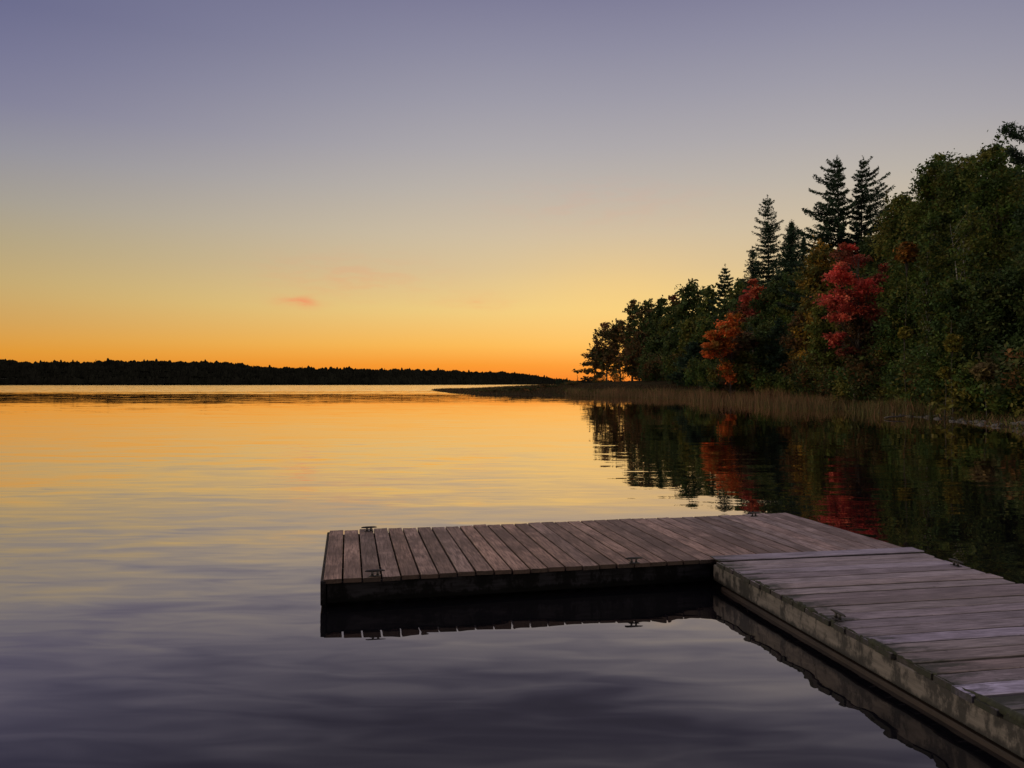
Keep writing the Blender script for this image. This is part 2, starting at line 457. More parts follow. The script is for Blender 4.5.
# ------------------------------------------------------------------ far shore: wooded hill beyond the lake
def far_land():
    prof = [(-700,352), (-350,354), (-100,357), (0,358.5), (28,361.2), (90,361), (110,359.5), (235,361.5), (255,365.5), (300,367), (400,368.5), (440,369), (470,371), (500,371.2),
            (530,373.6), (548,377), (575,380), (640,381)]
    px = np.array([p[0] for p in prof]); py = np.array([p[1] for p in prof])
    dist = lambda x: np.interp(x, [-700, 380, 470, 545, 640], [1300, 1300, 1500, 2300, 3000])
    # bare hill under the trees
    xs = np.arange(-700, 641, 6.0)
    v, f = [], []
    rows = 6
    for x in xs:
        D = float(dist(x)); top = (YH-np.interp(x, px, py))/FPX*D
        hz = max(top-11, .8)
        for k in range(rows):
            t = k/(rows-1)
            dd = D*(1+.22*t)
            v.append(((x-512)/FPX*dd, dd, -.5 if k == 0 else hz*(1+.22*t)*math.sin(t*math.pi/2)))
    for i in range(len(xs)-1):
        for k in range(rows-1):
            a = i*rows+k; f.append((a, a+rows, a+rows+1, a+1))
    fm = plain('far_foliage', (.013,.013,.01), 1, 0, .3, .05); fm.node_tree.nodes['Principled BSDF'].inputs['Specular IOR Level'].default_value = 0
    m = plain('far_hill_soil', (.011,.011,.009), .95, 0, .3, .02)
    tag(mesh_obj('far_hills', v, f, m, smooth_=True), kind='structure')
    # the wood on it: one mass of crowns
    V, Fc, C = [], [], []
    r = random.Random(3)
    base = 0
    for x in np.arange(-700, 640, .75):
        for row in range(5):
            xx = x+r.uniform(-.5, .5); D = float(dist(xx))
            top = (YH-float(np.interp(xx, px, py)))/FPX*D
            t = (0, .25, .5, .75, 1)[row]
            hz = max(top-11, .8)
            zb = hz*(1+.22*t)*math.sin(t*math.pi/2) - .5
            dd = D*(1+.22*t)
            h = min(r.gauss(12, 2.2), top*1.2+3) if top > 4 else r.uniform(3, 8)
            if row == 4: h = max(2., top*1.22-zb+1.6*math.sin(xx*.21)*math.sin(xx*.083+1)+1.3*math.sin(xx*.47+2*math.sin(xx*.06)))+r.gauss(0, .7)
            h = max(h, 2.5)*(1.25 if r.random() < .05 else 1)
            w_ = r.uniform(2.2, 4.2) if r.random() < .18 else r.uniform(4, 7)
            con = w_ < 3.6
            cx = (xx-512)/FPX*dd
            n = 6
            rings = ((0, .55), (.25, 1), (.6, .72 if not con else .5), (.86, .4 if not con else .2)) 
            ph = r.random()*6
            for hh, rr in rings:
                for k in range(n):
                    a = ph+2*math.pi*k/n; q = rr*w_*r.uniform(.75, 1.2)
                    V.append((cx+q*math.cos(a), dd+q*math.sin(a), zb+h*hh*r.uniform(.93, 1.07)))
            V.append((cx, dd, zb+h))
            for j in range(3):
                for k in range(n):
                    a = base+j*n+k; b = base+j*n+(k+1) % n
                    Fc.append((a, b, b+n, a+n))
            for k in range(n): Fc.append((base+3*n+k, base+3*n+(k+1) % n, base+4*n))
            g = r.uniform(.7, 1.2)
            C += [(.011*g, .011*g, .008*g)]*(4*n+1)
            base += 4*n+1
    o = mesh_obj('far_treeline', V, Fc, fm)
    tag(o, kind='stuff')
far_land()

# ------------------------------------------------------------------ trees
def leaf_quads(cen, size, nrm_bias=None, aspect=.55, flat=0., rg=None):
    """rhombic leaf faces at cen (n,3); flat 0..1 turns them towards horizontal"""
    n = len(cen)
    a = rg.normal(size=(n, 3)); a[:, 2] *= (1-flat*.75)
    a /= np.linalg.norm(a, axis=1)[:, None]
    b = rg.normal(size=(n, 3)); b[:, 2] *= (1-flat*.75)
    b -= (a*b).sum(1)[:, None]*a; b /= np.linalg.norm(b, axis=1)[:, None]
    s = size[:, None]
    v = np.stack([cen-a*s, cen+b*s*aspect, cen+a*s, cen-b*s*aspect], 1).reshape(-1, 3)
    f = np.arange(4*n).reshape(n, 4)
    return v, f

def pick_cols(k, n_each, palette, weights, rg, jit=.14):
    pal = np.array(palette, float)
    i = rg.choice(len(pal), size=k, p=np.array(weights)/sum(weights))
    c = pal[i]*rg.uniform(.5, 1.4, size=(k, 1))
    c = np.repeat(c, n_each, 0)
    c *= rg.uniform(1-jit, 1+jit, size=(len(c), 1))
    c *= rg.uniform(.92, 1.08, size=c.shape)
    return np.clip(c, .004, 1)

GREEN = [(.080,.124,.028), (.105,.132,.03), (.060,.100,.032), (.14,.135,.03)]
DARK = [(.062,.096,.028), (.05,.080,.028), (.085,.1,.028)]
OLIVE = [(.14,.15,.03), (.10,.13,.03), (.19,.16,.032)]
GOLD = [(.28,.18,.032), (.19,.14,.03), (.12,.12,.03), (.36,.2,.03)]
BROWN = [(.14,.085,.036), (.10,.078,.032), (.08,.086,.03), (.19,.09,.034)]
FIR = [(.038,.070,.040), (.048,.080,.046), (.032,.056,.034)]
RED = [(.74,.12,.095), (.62,.095,.075), (.75,.17,.095), (.48,.10,.07)]
ORANGE = [(.80,.21,.045), (.74,.16,.04), (.60,.20,.04), (.32,.16,.04)]

def leafy(root, H, Rw, cb=.14, nl=15, leaves=9000, size=.17, palette=GREEN, weights=None, seed=1, flat=.25, lobe=.36, taper=.7, bark=M_BARK, layered=False, prof=None, trunks=1, tr=None, split=None, lobs=None):
    """broad-leaved tree: lobes of leaf clusters on limbs that leave a tapered trunk"""
    rg = np.random.default_rng(seed)
    weights = weights or [1]*len(palette)
    mb = MB()
    r0 = tr or (.011*H+.03)
    tops = []
    for k in range(trunks):
        ph = rg.uniform(0, 6.28); ln = (.02 if trunks == 1 else .1)*H
        pts = []; rad = []
        for i in range(9):
            t = i/8
            pts.append((ln*t*t**.5*math.cos(ph)+.012*H*math.sin(t*5+ph), ln*t*t**.5*math.sin(ph)+.012*H*math.cos(t*4+ph), t*H*.9-(.3 if i == 0 else 0)))
            rad.append(r0*((1-t)**.85*.95+.06)*(1.35 if i == 0 else 1))
        mb.tube(pts, rad, 8); tops.append(pts)
    nl = int(max(nl, 4.2*H/Rw))
    if prof is None:
        prof = lambda t: min(1., .55+1.6*t)*(1-.72*max(0., (t-.45)/.55)**2.0)
    lob = []
    for i in range(nl):
        t = (i+rg.uniform(.1, .9))/nl
        t = t**.9
        an = i*2.39996+rg.uniform(-.5, .5)
        pr = prof(t)
        rr = Rw*pr*math.sqrt(rg.uniform(.05, 1))*.72
        z = H*(cb+(1-cb)*t*.965)
        lr = Rw*(lobe+.17)*rg.uniform(.75, 1.25)*(.62+.42*pr)
        lob.append((np.array([rr*math.cos(an), rr*math.sin(an), z-lr*.4]), lr))
        tp = tops[i % trunks]
        tz = max(.12, min(.93, (z/H-.12)/.9)); k = int(tz*8); f_ = tz*8-k
        p0 = Vector(tp[k]).lerp(Vector(tp[min(k+1, 8)]), f_); p2 = Vector(lob[-1][0]); mid = p0.lerp(p2, .5)+Vector((0, 0, -.06*rr+.1))
        rb = r0*.34*(1-tz*.6)
        mb.tube([p0, mid, p2], [rb, rb*.7, rb*.25], 5, cap=False)
        for j in range(3):
            q = p2+Vector(rg.normal(size=3)*lr*.55)
            mb.tube([mid.lerp(p2, .6), q], [rb*.4, rb*.12], 4, cap=False)
    if lobs:
        lob = []
        for c, lr, pal_ in lobs:
            lob.append((np.array(c), lr, pal_)); p2 = Vector(c)
            tz = max(.1, min(.92, (c[2]-.9*math.hypot(c[0], c[1]))/H)); k = int(tz*8); p0 = Vector(tops[0][k])
            mid = p0.lerp(p2, .55)+Vector((0, 0, -.08*(p2-p0).length)); rb = r0*.32*(1-tz*.5)
            mb.tube([p0, mid, p2], [rb, rb*.7, rb*.25], 5, cap=False)
            for j in range(3): mb.tube([mid.lerp(p2, .5), p2+Vector(rg.normal(size=3)*lr*.6)], [rb*.4, rb*.12], 4, cap=False)
    else: lob.append((np.array([tops[0][8][0], tops[0][8][1], H*.96-Rw*.1]), Rw*lobe*.55))
    tot = sum(l[1]**2 for l in lob)
    cen, cols, sz = [], [], []
    for lb_ in lob:
        c, lr = lb_[:2]; pal_u = lb_[2] if len(lb_) > 2 else palette; w_u = weights if pal_u is palette else [1]*len(pal_u)
        n = int(leaves*lr**2/tot); ns = max(6, int(14*(lr/(Rw*(lobe+.17)))**1.2)); per = max(4, n//ns)
        d = rg.normal(size=(ns, 3)); d /= np.linalg.norm(d, axis=1)[:, None]
        fz = (.7 if lobs else .28) if layered else .8
        sub = c+d*(lr*rg.uniform(.15, 1.05, size=(ns, 1)))*np.array([1.1, 1.1, fz])
        sd = lr*(.30 if not layered else .34)*rg.uniform(.6, 1.15, size=(ns, 1))
        p = np.repeat(sub, per, 0)+rg.normal(size=(ns*per, 3))*np.repeat(sd, per, 0)*np.array([1, 1, (.55 if lobs else .32) if layered else .8])
        cen.append(p); sz.append(size*rg.uniform(.6, 1.25, size=len(p)))
        cc = pick_cols(ns, per, pal_u, w_u, rg)
        if split:
            alt = pick_cols(ns, per, split[1], [1]*len(split[1]), rg)
            m_ = np.array([split[0](q, H, Rw) for q in sub])+rg.uniform(-.25, .25, size=ns)
            cc = np.where(np.repeat(m_ > .5, per)[:, None], alt, cc)
        cols.append(cc)
    cen = np.concatenate(cen); sz = np.concatenate(sz); cols = np.concatenate(cols)
    ok = cen[:, 2] > .05
    cen, sz, cols = cen[ok], sz[ok], cols[ok]
    v, f = leaf_quads(cen, sz, flat=max(flat, .55 if layered else 0), rg=rg)
    mesh_obj('crown', v, f, M_LEAF, root, np.repeat(cols, 4, 0))
    mb.build('trunk', bark, root, True)

def conifer(root, H, Rw, cb=.06, step=.42, per=7, size=.2, palette=FIR, seed=1, droop=.35, upturn=.25, power=.85, dens=1., side=None, plume=False, pine=False):
    """spruce, fir or pine: whorls of boughs clothed in short needle sprays"""
    rg = np.random.default_rng(seed)
    mb = MB(); r0 = .0085*H+.03
    lean = rg.uniform(-.012, .012, 2)*H
    tp = lambda t: np.array([lean[0]*t*t, lean[1]*t*t, t*H])
    mb.tube([tp(t)-np.array([0, 0, .3 if t == 0 else 0]) for t in np.linspace(0, 1, 10)], [r0*((1-t)**.9+.03) for t in np.linspace(0, 1, 10)], 7)
    cen, sz, cols = [], [], []
    z = cb*H
    while z < H*.985:
        t = z/H; u = (t-cb)/(1-cb)
        Lm = Rw*(1-u)**power*(1 if u > .12 else .75+2*u)
        if plume: Lm = Rw*(.2+.8*(1-u)**.85)
        k = max(3, int(round(per*rg.uniform(.75, 1.2)*(1 if not plume else .8))))
        a0 = rg.uniform(0, 6.28)
        for i in range(k):
            an = a0+2*math.pi*i/k+rg.uniform(-.3, .3)
            L = Lm*rg.uniform(.35, 1.18)
            if rg.random() < .13 and u < .93: continue
            if pine or plume: L *= rg.uniform(.6, 1.15)
            dv = np.array([math.cos(an), math.sin(an)])
            if side is not None:
                q = dv@np.array([math.cos(side), math.sin(side)])
                L *= .62+.5*max(0, q)+.12*q
            if L < .12: L = .12
            ns = max(3, int(L/(.17 if not plume else .15)*dens))
            s = np.linspace(.12 if not (pine or plume) else .28, 1, ns)
            drp = droop*(1-.75*u)
            zz = -drp*L*s+upturn*L*s**2.4*(1.6 if plume else 1)
            if u > .75: zz = zz+L*s*(u-.75)*1.3
            b0 = tp(t)
            pts = np.stack([b0[0]+dv[0]*L*s, b0[1]+dv[1]*L*s, b0[2]+zz], 1)
            rb = max(.008, .012*L)
            mb.tube([b0, pts[len(pts)//2], pts[-1]], [rb, rb*.7, rb*.25], 4, cap=False)
            m = 6 if not plume else 24
            p = np.repeat(pts, m, 0)
            wd = L*.22*(1-np.repeat(s, m)*.55)+.08+(.10 if plume else 0)
            sv_ = np.array([-dv[1], dv[0]])
            lat = rg.uniform(-1, 1, len(p))*wd
            p[:, 0] += sv_[0]*lat; p[:, 1] += sv_[1]*lat
            p[:, 2] += -np.abs(lat)*.25+rg.normal(size=len(p))*(.07 if not plume else .2)-rg.uniform(0, .12, len(p))*(0 if plume else 1)
            cen.append(p); sz.append(size*rg.uniform(.6, 1.25, len(p))*(1-.45*u))
            cols.append(pick_cols(1, len(p), palette, [1]*len(palette), rg, .3))
        z += step*rg.uniform(.8, 1.2)*(1-.4*u)
    # leader
    n = 14; p = np.repeat(tp(1.)[None], n, 0)+rg.normal(size=(n, 3))*np.array([.04, .04, .22]); cen.append(p); sz.append(np.full(n, size*.5)); cols.append(pick_cols(1, n, palette, [1]*len(palette), rg))
    cen = np.concatenate(cen); sz = np.concatenate(sz); cols = np.concatenate(cols)
    v, f = leaf_quads(cen, sz, aspect=.3, flat=.5 if not plume else .2, rg=rg)
    mesh_obj('crown', v, f, M_LEAF, root, np.repeat(cols, 4, 0))
    mb.build('trunk', M_BARK, root, True)

def spot(px, Y):
    x = (px-512)/FPX*Y
    return x, Y, gz(x, Y)
seedc = [100]
def tree_at(name, px, ytop, Y, wpx, kind, label, group=None, cat='tree', **kw):
    x, y, z = spot(px, Y)
    H = CAMZ+(YH-ytop)/FPX*Y-z
    Rw = wpx/2/FPX*Y*(1.2 if kind == 'leafy' else 1.5)
    seedc[0] += 1
    root = empty(name, (x, y, z-.04), 0, label, cat, group)
    kw.setdefault('seed', seedc[0])
    if kind == 'leafy':
        lf = kw.pop('leaves', None)
        sizepx = kw.pop('lpx', 2.3)
        size = max(.10, sizepx/FPX*Y)
        lf = int(kw.pop('dens', 1.)*min(36000, 3.4*(H*(1-kw.get('cb', .14))*Rw*2)/(.55*size*size)))
        lp = kw.pop('lobes_px', None)
        if lp:
            rq = random.Random(seedc[0])
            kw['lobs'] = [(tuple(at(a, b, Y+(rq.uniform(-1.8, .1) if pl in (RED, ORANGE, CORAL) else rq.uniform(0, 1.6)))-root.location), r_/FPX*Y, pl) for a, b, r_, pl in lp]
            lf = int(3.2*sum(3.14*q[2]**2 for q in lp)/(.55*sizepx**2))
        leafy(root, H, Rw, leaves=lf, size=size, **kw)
    else:
        kw.setdefault('size', max(.15, 2.6/FPX*Y))
        conifer(root, H, Rw, **kw)
    return root

T = tree_at
# --- the point, far end of the wood
T('maple_tree', 594, 346, 222, 23, 'leafy', 'small dark tree alone at the tip of the wooded point', palette=BROWN, cb=.1, layered=True, nl=11, lobe=.34, lpx=1.7, dens=.7, flat=.7)
T('leafy_tree', 606, 322, 215, 30, 'leafy', 'rusty brown tree second from the tip of the point', palette=BROWN, cb=.26, nl=15, lobe=.26, lpx=1.6, dens=.75)
T('leafy_tree', 620, 318, 208, 26, 'leafy', 'brown tinged tree third from the tip of the point', palette=BROWN, cb=.24, nl=16, lobe=.28, lpx=1.6, dens=.85)
T('poplar_tree', 633, 297, 200, 17, 'leafy', 'slender poplar with thin feathery top near the point', palette=BROWN+DARK, cb=.12, nl=18, lobe=.3, lpx=1.6, dens=.8)
T('leafy_tree', 648, 298, 190, 30, 'leafy', 'bushy green tree just right of the slender poplar', palette=DARK+BROWN[:1], nl=17, lobe=.34, lpx=1.9)
T('leafy_tree', 661, 296, 182, 26, 'leafy', 'round topped tree halfway along the low far wood', palette=DARK, nl=16, lobe=.34, lpx=1.9)
T('leafy_tree', 675, 293, 175, 28, 'leafy', 'green tree with reddish top leaves in the low far wood', palette=DARK, nl=17, lobe=.33, lpx=1.9, split=(lambda q, H, Rw: 1. if q[2] > .86*H else 0., [(.20,.06,.03), (.12,.05,.025)]))
T('leafy_tree', 691, 280, 165, 34, 'leafy', 'tallest broad tree of the low far wood', palette=DARK, nl=20, lobe=.32, lpx=1.9)
T('poplar_tree', 710, 283, 155, 20, 'leafy', 'narrow green poplar beside the little round topped pine', palette=DARK+OLIVE[:1], nl=18, lobe=.38, lpx=2)
T('pine_tree', 724, 265, 142, 24, 'conifer', 'little pine with a round knob of a crown above the broad trees', cb=.5, step=.8, per=6, droop=.1, upturn=.25, pine=True, power=.5, size=.45)
T('leafy_tree', 741, 277, 132, 32, 'leafy', 'olive tree between the knobbed pine and the narrow dark spruce', palette=OLIVE+DARK, nl=17, lobe=.33, lpx=2)
# --- the conifers on the skyline
T('spruce_tree', 754, 247, 120, 36, 'conifer', 'narrow dark spruce left of the tall ragged spruce', power=.7, step=.45, size=.33, dens=.8)
T('spruce_tree', 769, 197, 102, 44, 'conifer', 'tall ragged spruce standing alone against the sky', step=.7, per=7, size=.3, droop=.3, upturn=.3, power=.52, dens=1.1)
T('fir_tree', 790, 221, 97, 62, 'conifer', 'dense bluish fir between the tall spruce and twin pines', step=.42, per=10, size=.3, droop=.2, upturn=.2, power=.72)
T('fir_tree', 803, 234, 94, 32, 'conifer', 'thin young fir hugging the dense bluish fir', step=.4, per=7, size=.3)
T('white_pine', 840, 157, 80, 82, 'conifer', 'tallest white pine, the left of the twin pines', cb=.25, step=.72, per=8, pine=True, droop=.14, upturn=.30, side=math.pi*.98, size=.29, dens=1.75, power=.6)
T('white_pine', 860, 159, 81, 78, 'conifer', 'right one of the twin white pines with upswept boughs', cb=.25, step=.76, per=8, pine=True, droop=.1, upturn=.36, side=.05, size=.29, dens=1.75, power=.6)
T('larch_tree', 886, 192, 78, 30, 'conifer', 'thin sparse larch right of the twin pines', cb=.3, step=.8, per=5, dens=.55, size=.22, palette=OLIVE, droop=.12)
# --- coloured trees
def maple_prof(t): return (.55+.45*math.sin(math.pi*min(1, t*1.05+.12)))*(1-t**2.5*.8)
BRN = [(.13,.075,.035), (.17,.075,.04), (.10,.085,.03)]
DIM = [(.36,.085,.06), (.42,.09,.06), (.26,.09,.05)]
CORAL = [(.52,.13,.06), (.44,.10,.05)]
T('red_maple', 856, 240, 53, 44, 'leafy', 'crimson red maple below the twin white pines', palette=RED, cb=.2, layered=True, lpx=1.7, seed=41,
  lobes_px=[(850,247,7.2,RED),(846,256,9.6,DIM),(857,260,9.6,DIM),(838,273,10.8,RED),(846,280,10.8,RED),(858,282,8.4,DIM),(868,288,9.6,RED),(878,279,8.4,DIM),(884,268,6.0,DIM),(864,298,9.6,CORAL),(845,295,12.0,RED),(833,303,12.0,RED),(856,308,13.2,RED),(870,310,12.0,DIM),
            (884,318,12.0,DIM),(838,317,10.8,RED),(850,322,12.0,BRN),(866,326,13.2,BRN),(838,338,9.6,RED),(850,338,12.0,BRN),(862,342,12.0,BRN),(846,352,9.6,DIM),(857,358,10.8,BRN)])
T('red_maple', 752, 278, 98, 24, 'leafy', 'scarlet maple spire rising behind the orange maple', palette=RED, cb=.3, layered=True, lpx=1.8,
  lobes_px=[(755,282,4.8,CORAL),(756,290,7.2,CORAL),(751,297,8.4,RED),(757,303,9.6,CORAL),(747,306,8.4,DIM),(741,315,9.6,BRN),(753,316,10.8,DIM)])
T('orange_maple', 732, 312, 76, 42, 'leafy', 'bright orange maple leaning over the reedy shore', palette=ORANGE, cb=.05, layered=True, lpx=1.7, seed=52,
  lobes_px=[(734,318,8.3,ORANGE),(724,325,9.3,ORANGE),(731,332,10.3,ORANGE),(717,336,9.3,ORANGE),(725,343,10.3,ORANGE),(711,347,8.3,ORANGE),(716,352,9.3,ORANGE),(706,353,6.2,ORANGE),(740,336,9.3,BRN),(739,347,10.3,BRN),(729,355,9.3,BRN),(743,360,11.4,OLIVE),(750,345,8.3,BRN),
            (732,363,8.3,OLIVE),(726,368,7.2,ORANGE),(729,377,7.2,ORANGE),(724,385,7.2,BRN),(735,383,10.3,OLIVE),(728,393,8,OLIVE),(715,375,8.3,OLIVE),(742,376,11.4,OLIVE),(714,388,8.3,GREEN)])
T('golden_tree', 819, 240, 70, 44, 'leafy', 'golden brown tree left of the crimson maple', palette=GOLD, cb=.1, nl=22, lobe=.3, lpx=1.8)
# --- the big trees at the near end
T('poplar_tree', 905, 186, 57, 62, 'leafy', 'yellowish green poplar right of the crimson maple', palette=GREEN+OLIVE, cb=.08, nl=26, lobe=.30, lpx=1.75, leaves=13000)
orange_spray = T('leafy_tree', 934, 147, 49, 66, 'leafy', 'tall dark tree with an uneven crown beside the yellowish poplar', palette=GREEN, cb=.1, nl=30, lobe=.27, lpx=1.75, leaves=15000)
T('leafy_tree', 964, 150, 46, 58, 'leafy', 'dark green tree just behind the forked white birch', palette=DARK+GREEN, cb=.1, nl=28, lobe=.28, lpx=1.75, leaves=14000)
T('leafy_tree', 994, 134, 43, 70, 'leafy', 'big dark tree next to the pine at the wood\'s near end', palette=GREEN, cb=.1, nl=30, lobe=.27, lpx=1.8, leaves=15000)
pine = T('pine_tree', 1060, 96, 40, 70, 'conifer', 'pine at the near end reaching one bare bough over its neighbours', cb=.35, step=1.1, per=6, droop=.02, upturn=.2, pine=True, power=.55, size=.2, side=math.pi)
def bough(root, x0y0, x1y1, Y):
    """one long bough of the pine, reaching out towards the lake"""
    a, b = at(*x0y0, Y)-root.location, at(*x1y1, Y-1)-root.location
    rg = np.random.default_rng(77); mb = MB(); cen = []
    def arm(p, q, r):
        m_ = p.lerp(q, .5)+Vector((0, 0, -.12*(q-p).length)); mb.tube([p, m_, q], [r, r*.7, r*.25], 5)
        n_ = int((q-p).length/.05)
        for k in range(n_):
            t = .3+.7*k/n_; c = (p.lerp(m_, t*2) if t < .5 else m_.lerp(q, t*2-1)); cen.append(np.array(c)[None]+rg.normal(size=(7, 3))*[.1, .1, .07])
    arm(a, b, .05)
    for t, dx, dz in ((.35, -.5, .5), (.5, -.6, .35), (.62, -.5, -.1), (.75, -.45, .35), (.88, -.3, .28), (.45, -.3, -.3)):
        p = a.lerp(b, t)+Vector((0, 0, -.05)); arm(p, p+Vector((dx, rg.uniform(-.4, .4), dz)), .022)
    cen = np.concatenate(cen); v, f = leaf_quads(cen, .11*rg.uniform(.6, 1.3, len(cen)), aspect=.3, rg=rg)
    o = mb.build('bough', M_BARK, root, True)
    nd = mesh_obj('needles', v, f, M_LEAF, o, np.repeat(pick_cols(1, len(cen), FIR, [1]*3, rg, .3), 4, 0))
bough(pine, (1058, 138), (1001, 129), 40)
bough(pine, (1058, 168), (1008, 150), 40)
T('leafy_tree', 1046, 160, 38, 80, 'leafy', 'dark tree under the pine at the wood\'s near end', palette=DARK, cb=.06, nl=28, lobe=.28, lpx=1.8, leaves=13000)
T('birch_tree', 973, 198, 40, 36, 'leafy', 'white barked birch with a forked trunk', palette=GREEN+OLIVE[:1], cb=.34, nl=14, lobe=.3, lpx=1.75, dens=.42, bark=M_BIRCH, trunks=2, tr=.075)
T('birch_tree', 930, 228, 43.5, 30, 'leafy', 'thin pale birch stem under the uneven dark crown', palette=GREEN, cb=.35, nl=10, lobe=.32, lpx=1.75, dens=.5, bark=M_BIRCH, tr=.06)

# --- middle storey, tree by tree
MID = [
 ('leafy_tree', 640, 330, 178, 26, BROWN, 'brownish low tree below the slender poplar'),
 ('leafy_tree', 657, 332, 160, 30, DARK, 'dark tree at the water side of the low far wood'),
 ('leafy_tree', 676, 326, 145, 30, DARK, 'dark tree between the far wood edge and the dark round fir'),
 ('leafy_tree', 705, 318, 122, 30, GREEN, 'mid green tree left of the orange maple'),
 ('leafy_tree', 690, 316, 135, 26, OLIVE, 'olive green tree above the dark round fir'),
 ('leafy_tree', 737, 306, 112, 30, OLIVE, 'olive tree tucked behind the orange maple'),
 ('leafy_tree', 772, 276, 90, 40, DARK, 'dark green tree under the tall ragged spruce'),
 ('leafy_tree', 793, 284, 84, 44, GREEN, 'green tree under the dense bluish fir'),
 ('leafy_tree', 768, 322, 78, 42, DARK, 'dark low tree right of the orange maple'),
 ('leafy_tree', 806, 302, 72, 36, BROWN, 'brown tinged tree at the foot of the golden one'),
 ('leafy_tree', 824, 300, 62, 30, OLIVE, 'olive tree touching the crimson maple on its water side'),
 ('leafy_tree', 876, 232, 70, 44, DARK, 'dark tree filling the gap under the twin pines'),
 ('leafy_tree', 884, 262, 62, 48, GREEN, 'green tree behind the crimson maple'),
 ('leafy_tree', 912, 268, 50, 50, GREEN, 'green tree below the yellowish green poplar'),
 ('leafy_tree', 952, 276, 38.5, 46, GREEN, 'lower green tree in front of the pale birches'),
 ('leafy_tree', 990, 270, 37, 50, DARK, 'dark lower tree below the big near end tree'),
 ('leafy_tree', 1028, 246, 36, 60, DARK, 'dark lower tree at the frame edge by the stony shore'),
 ('leafy_tree', 872, 346, 56, 36, BROWN, 'brown green low tree at the foot of the crimson maple'),
]
for i, (nm, px, yt, Y, wpx, pal, lb) in enumerate(MID):
    T(nm, px, yt, Y, wpx, 'leafy', lb, palette=pal, cb=.03, nl=22, lobe=.32, lpx=1.75)
T('fir_tree', 694, 342, 118, 34, 'conifer', 'low dark round fir at the edge of the marsh grass', step=.35, per=10, size=.34, power=.55, droop=.2)
T('fir_tree', 780, 318, 76, 40, 'conifer', 'dark fir between two leafy trees above the reeds', step=.4, per=9, size=.26, power=.7)

# a turned orange spray on the yellowish poplar, and yellow saplings in the shade
def sapling(px, py, Y, wpx, hpx, pal, label, name='sapling', cat='sapling'):
    x = (px-512)/FPX*Y; z0 = gz(x, Y)
    zt = CAMZ-(py-hpx/2-YH)/FPX*Y
    root = empty(name, (x, Y, z0-.03), 0, label, cat)
    seedc[0] += 1
    H = zt-z0
    leafy(root, H, wpx/2/FPX*Y, cb=max(.1, 1-hpx/FPX*Y/H), nl=7, leaves=420, size=.13, palette=pal, seed=seedc[0], layered=True, lobe=.5, tr=.03)
YEL = [(.30,.24,.04), (.22,.19,.04), (.14,.14,.03)]
sapling(953, 341, 36.5, 10, 14, YEL, 'yellow leaved sapling, the brightest in the shade under the birches')
sapling(905, 331, 43, 8, 9, YEL, 'yellow leaved sapling right beside the dark hollow by the maple')
sapling(945, 371, 36, 8, 8, YEL, 'lowest yellow leaved sapling, just above the stony shore')
sapling(907, 250, 47, 13, 18, [(.42,.17,.03), (.3,.13,.03), (.14,.1,.03)], 'tall thin maple sapling with an orange top before the poplar')
sapling(986, 368, 34, 20, 14, [(.2,.15,.06), (.14,.11,.05)], 'pale brown sapling above the stony shore')

# --- copies fill the wood behind; four kinds of one tree each, then copied in a loop
sil = lambda x: float(np.interp(x, [600,640,690,720,750,780,810,840,880,900,930,1000,1080,1200], [332,312,298,292,282,262,258,250,222,204,176,154,150,150]))
proto = []
for pal, sd in ((DARK, 1), (GREEN, 2), (OLIVE+DARK, 3)):
    pr_ = empty('leafy_tree', (0, 0, 0), 0, 'leafy tree standing deep inside the wood behind the shore trees', 'tree', 'trees deep inside the wood')
    leafy(pr_, 14, 3.0, cb=.05, nl=26, leaves=8000, size=.2, palette=pal, seed=900+sd, lobe=.32); proto.append((pr_, 14))
first = [True]*3
rr_ = random.Random(11)
for row, (d0, d1) in enumerate(((7, 12), (14, 22))):
    for px in np.arange(650, 1090, 19):
        Yf = float(np.interp(px, [650,700,760,800,860,900,940,1000,1090], [165,130,104,84,68,60,52,46,40]))
        px_ = px+rr_.uniform(-7, 7); Y = Yf+rr_.uniform(d0, d1)*(1.4 if px < 800 else 1)
        x, y, z = spot(px_, Y)
        H = (CAMZ+(YH-(sil(px_)+rr_.uniform(4, 22)))/FPX*Y-z)
        k = rr_.randrange(3); src, h0 = proto[k]
        o = src if first[k] else copy_tree(src); first[k] = False
        s = H/h0
        o.location = (x, y, z-.04); o.rotation_euler = (0, 0, rr_.uniform(0, 6.28)); sw = max(.8, s*rr_.uniform(.8, 1.1)); o.scale = (sw, sw, s)
# a few more beyond the frame edge, so the bank does not stop there
for px, yt, Y in ((1120,150,36), (1190,130,34), (1270,120,31), (1180,100,44), (1100,120,50), (1360,120,28)):
    x, y, z = spot(px, Y); H = CAMZ+(YH-yt)/FPX*Y-z
    src, h0 = proto[rr_.randrange(3)]; o = copy_tree(src)
    o.location = (x, y, z-.04); o.rotation_euler = (0, 0, rr_.uniform(0, 6.28)); o.scale = (H/h0,)*3

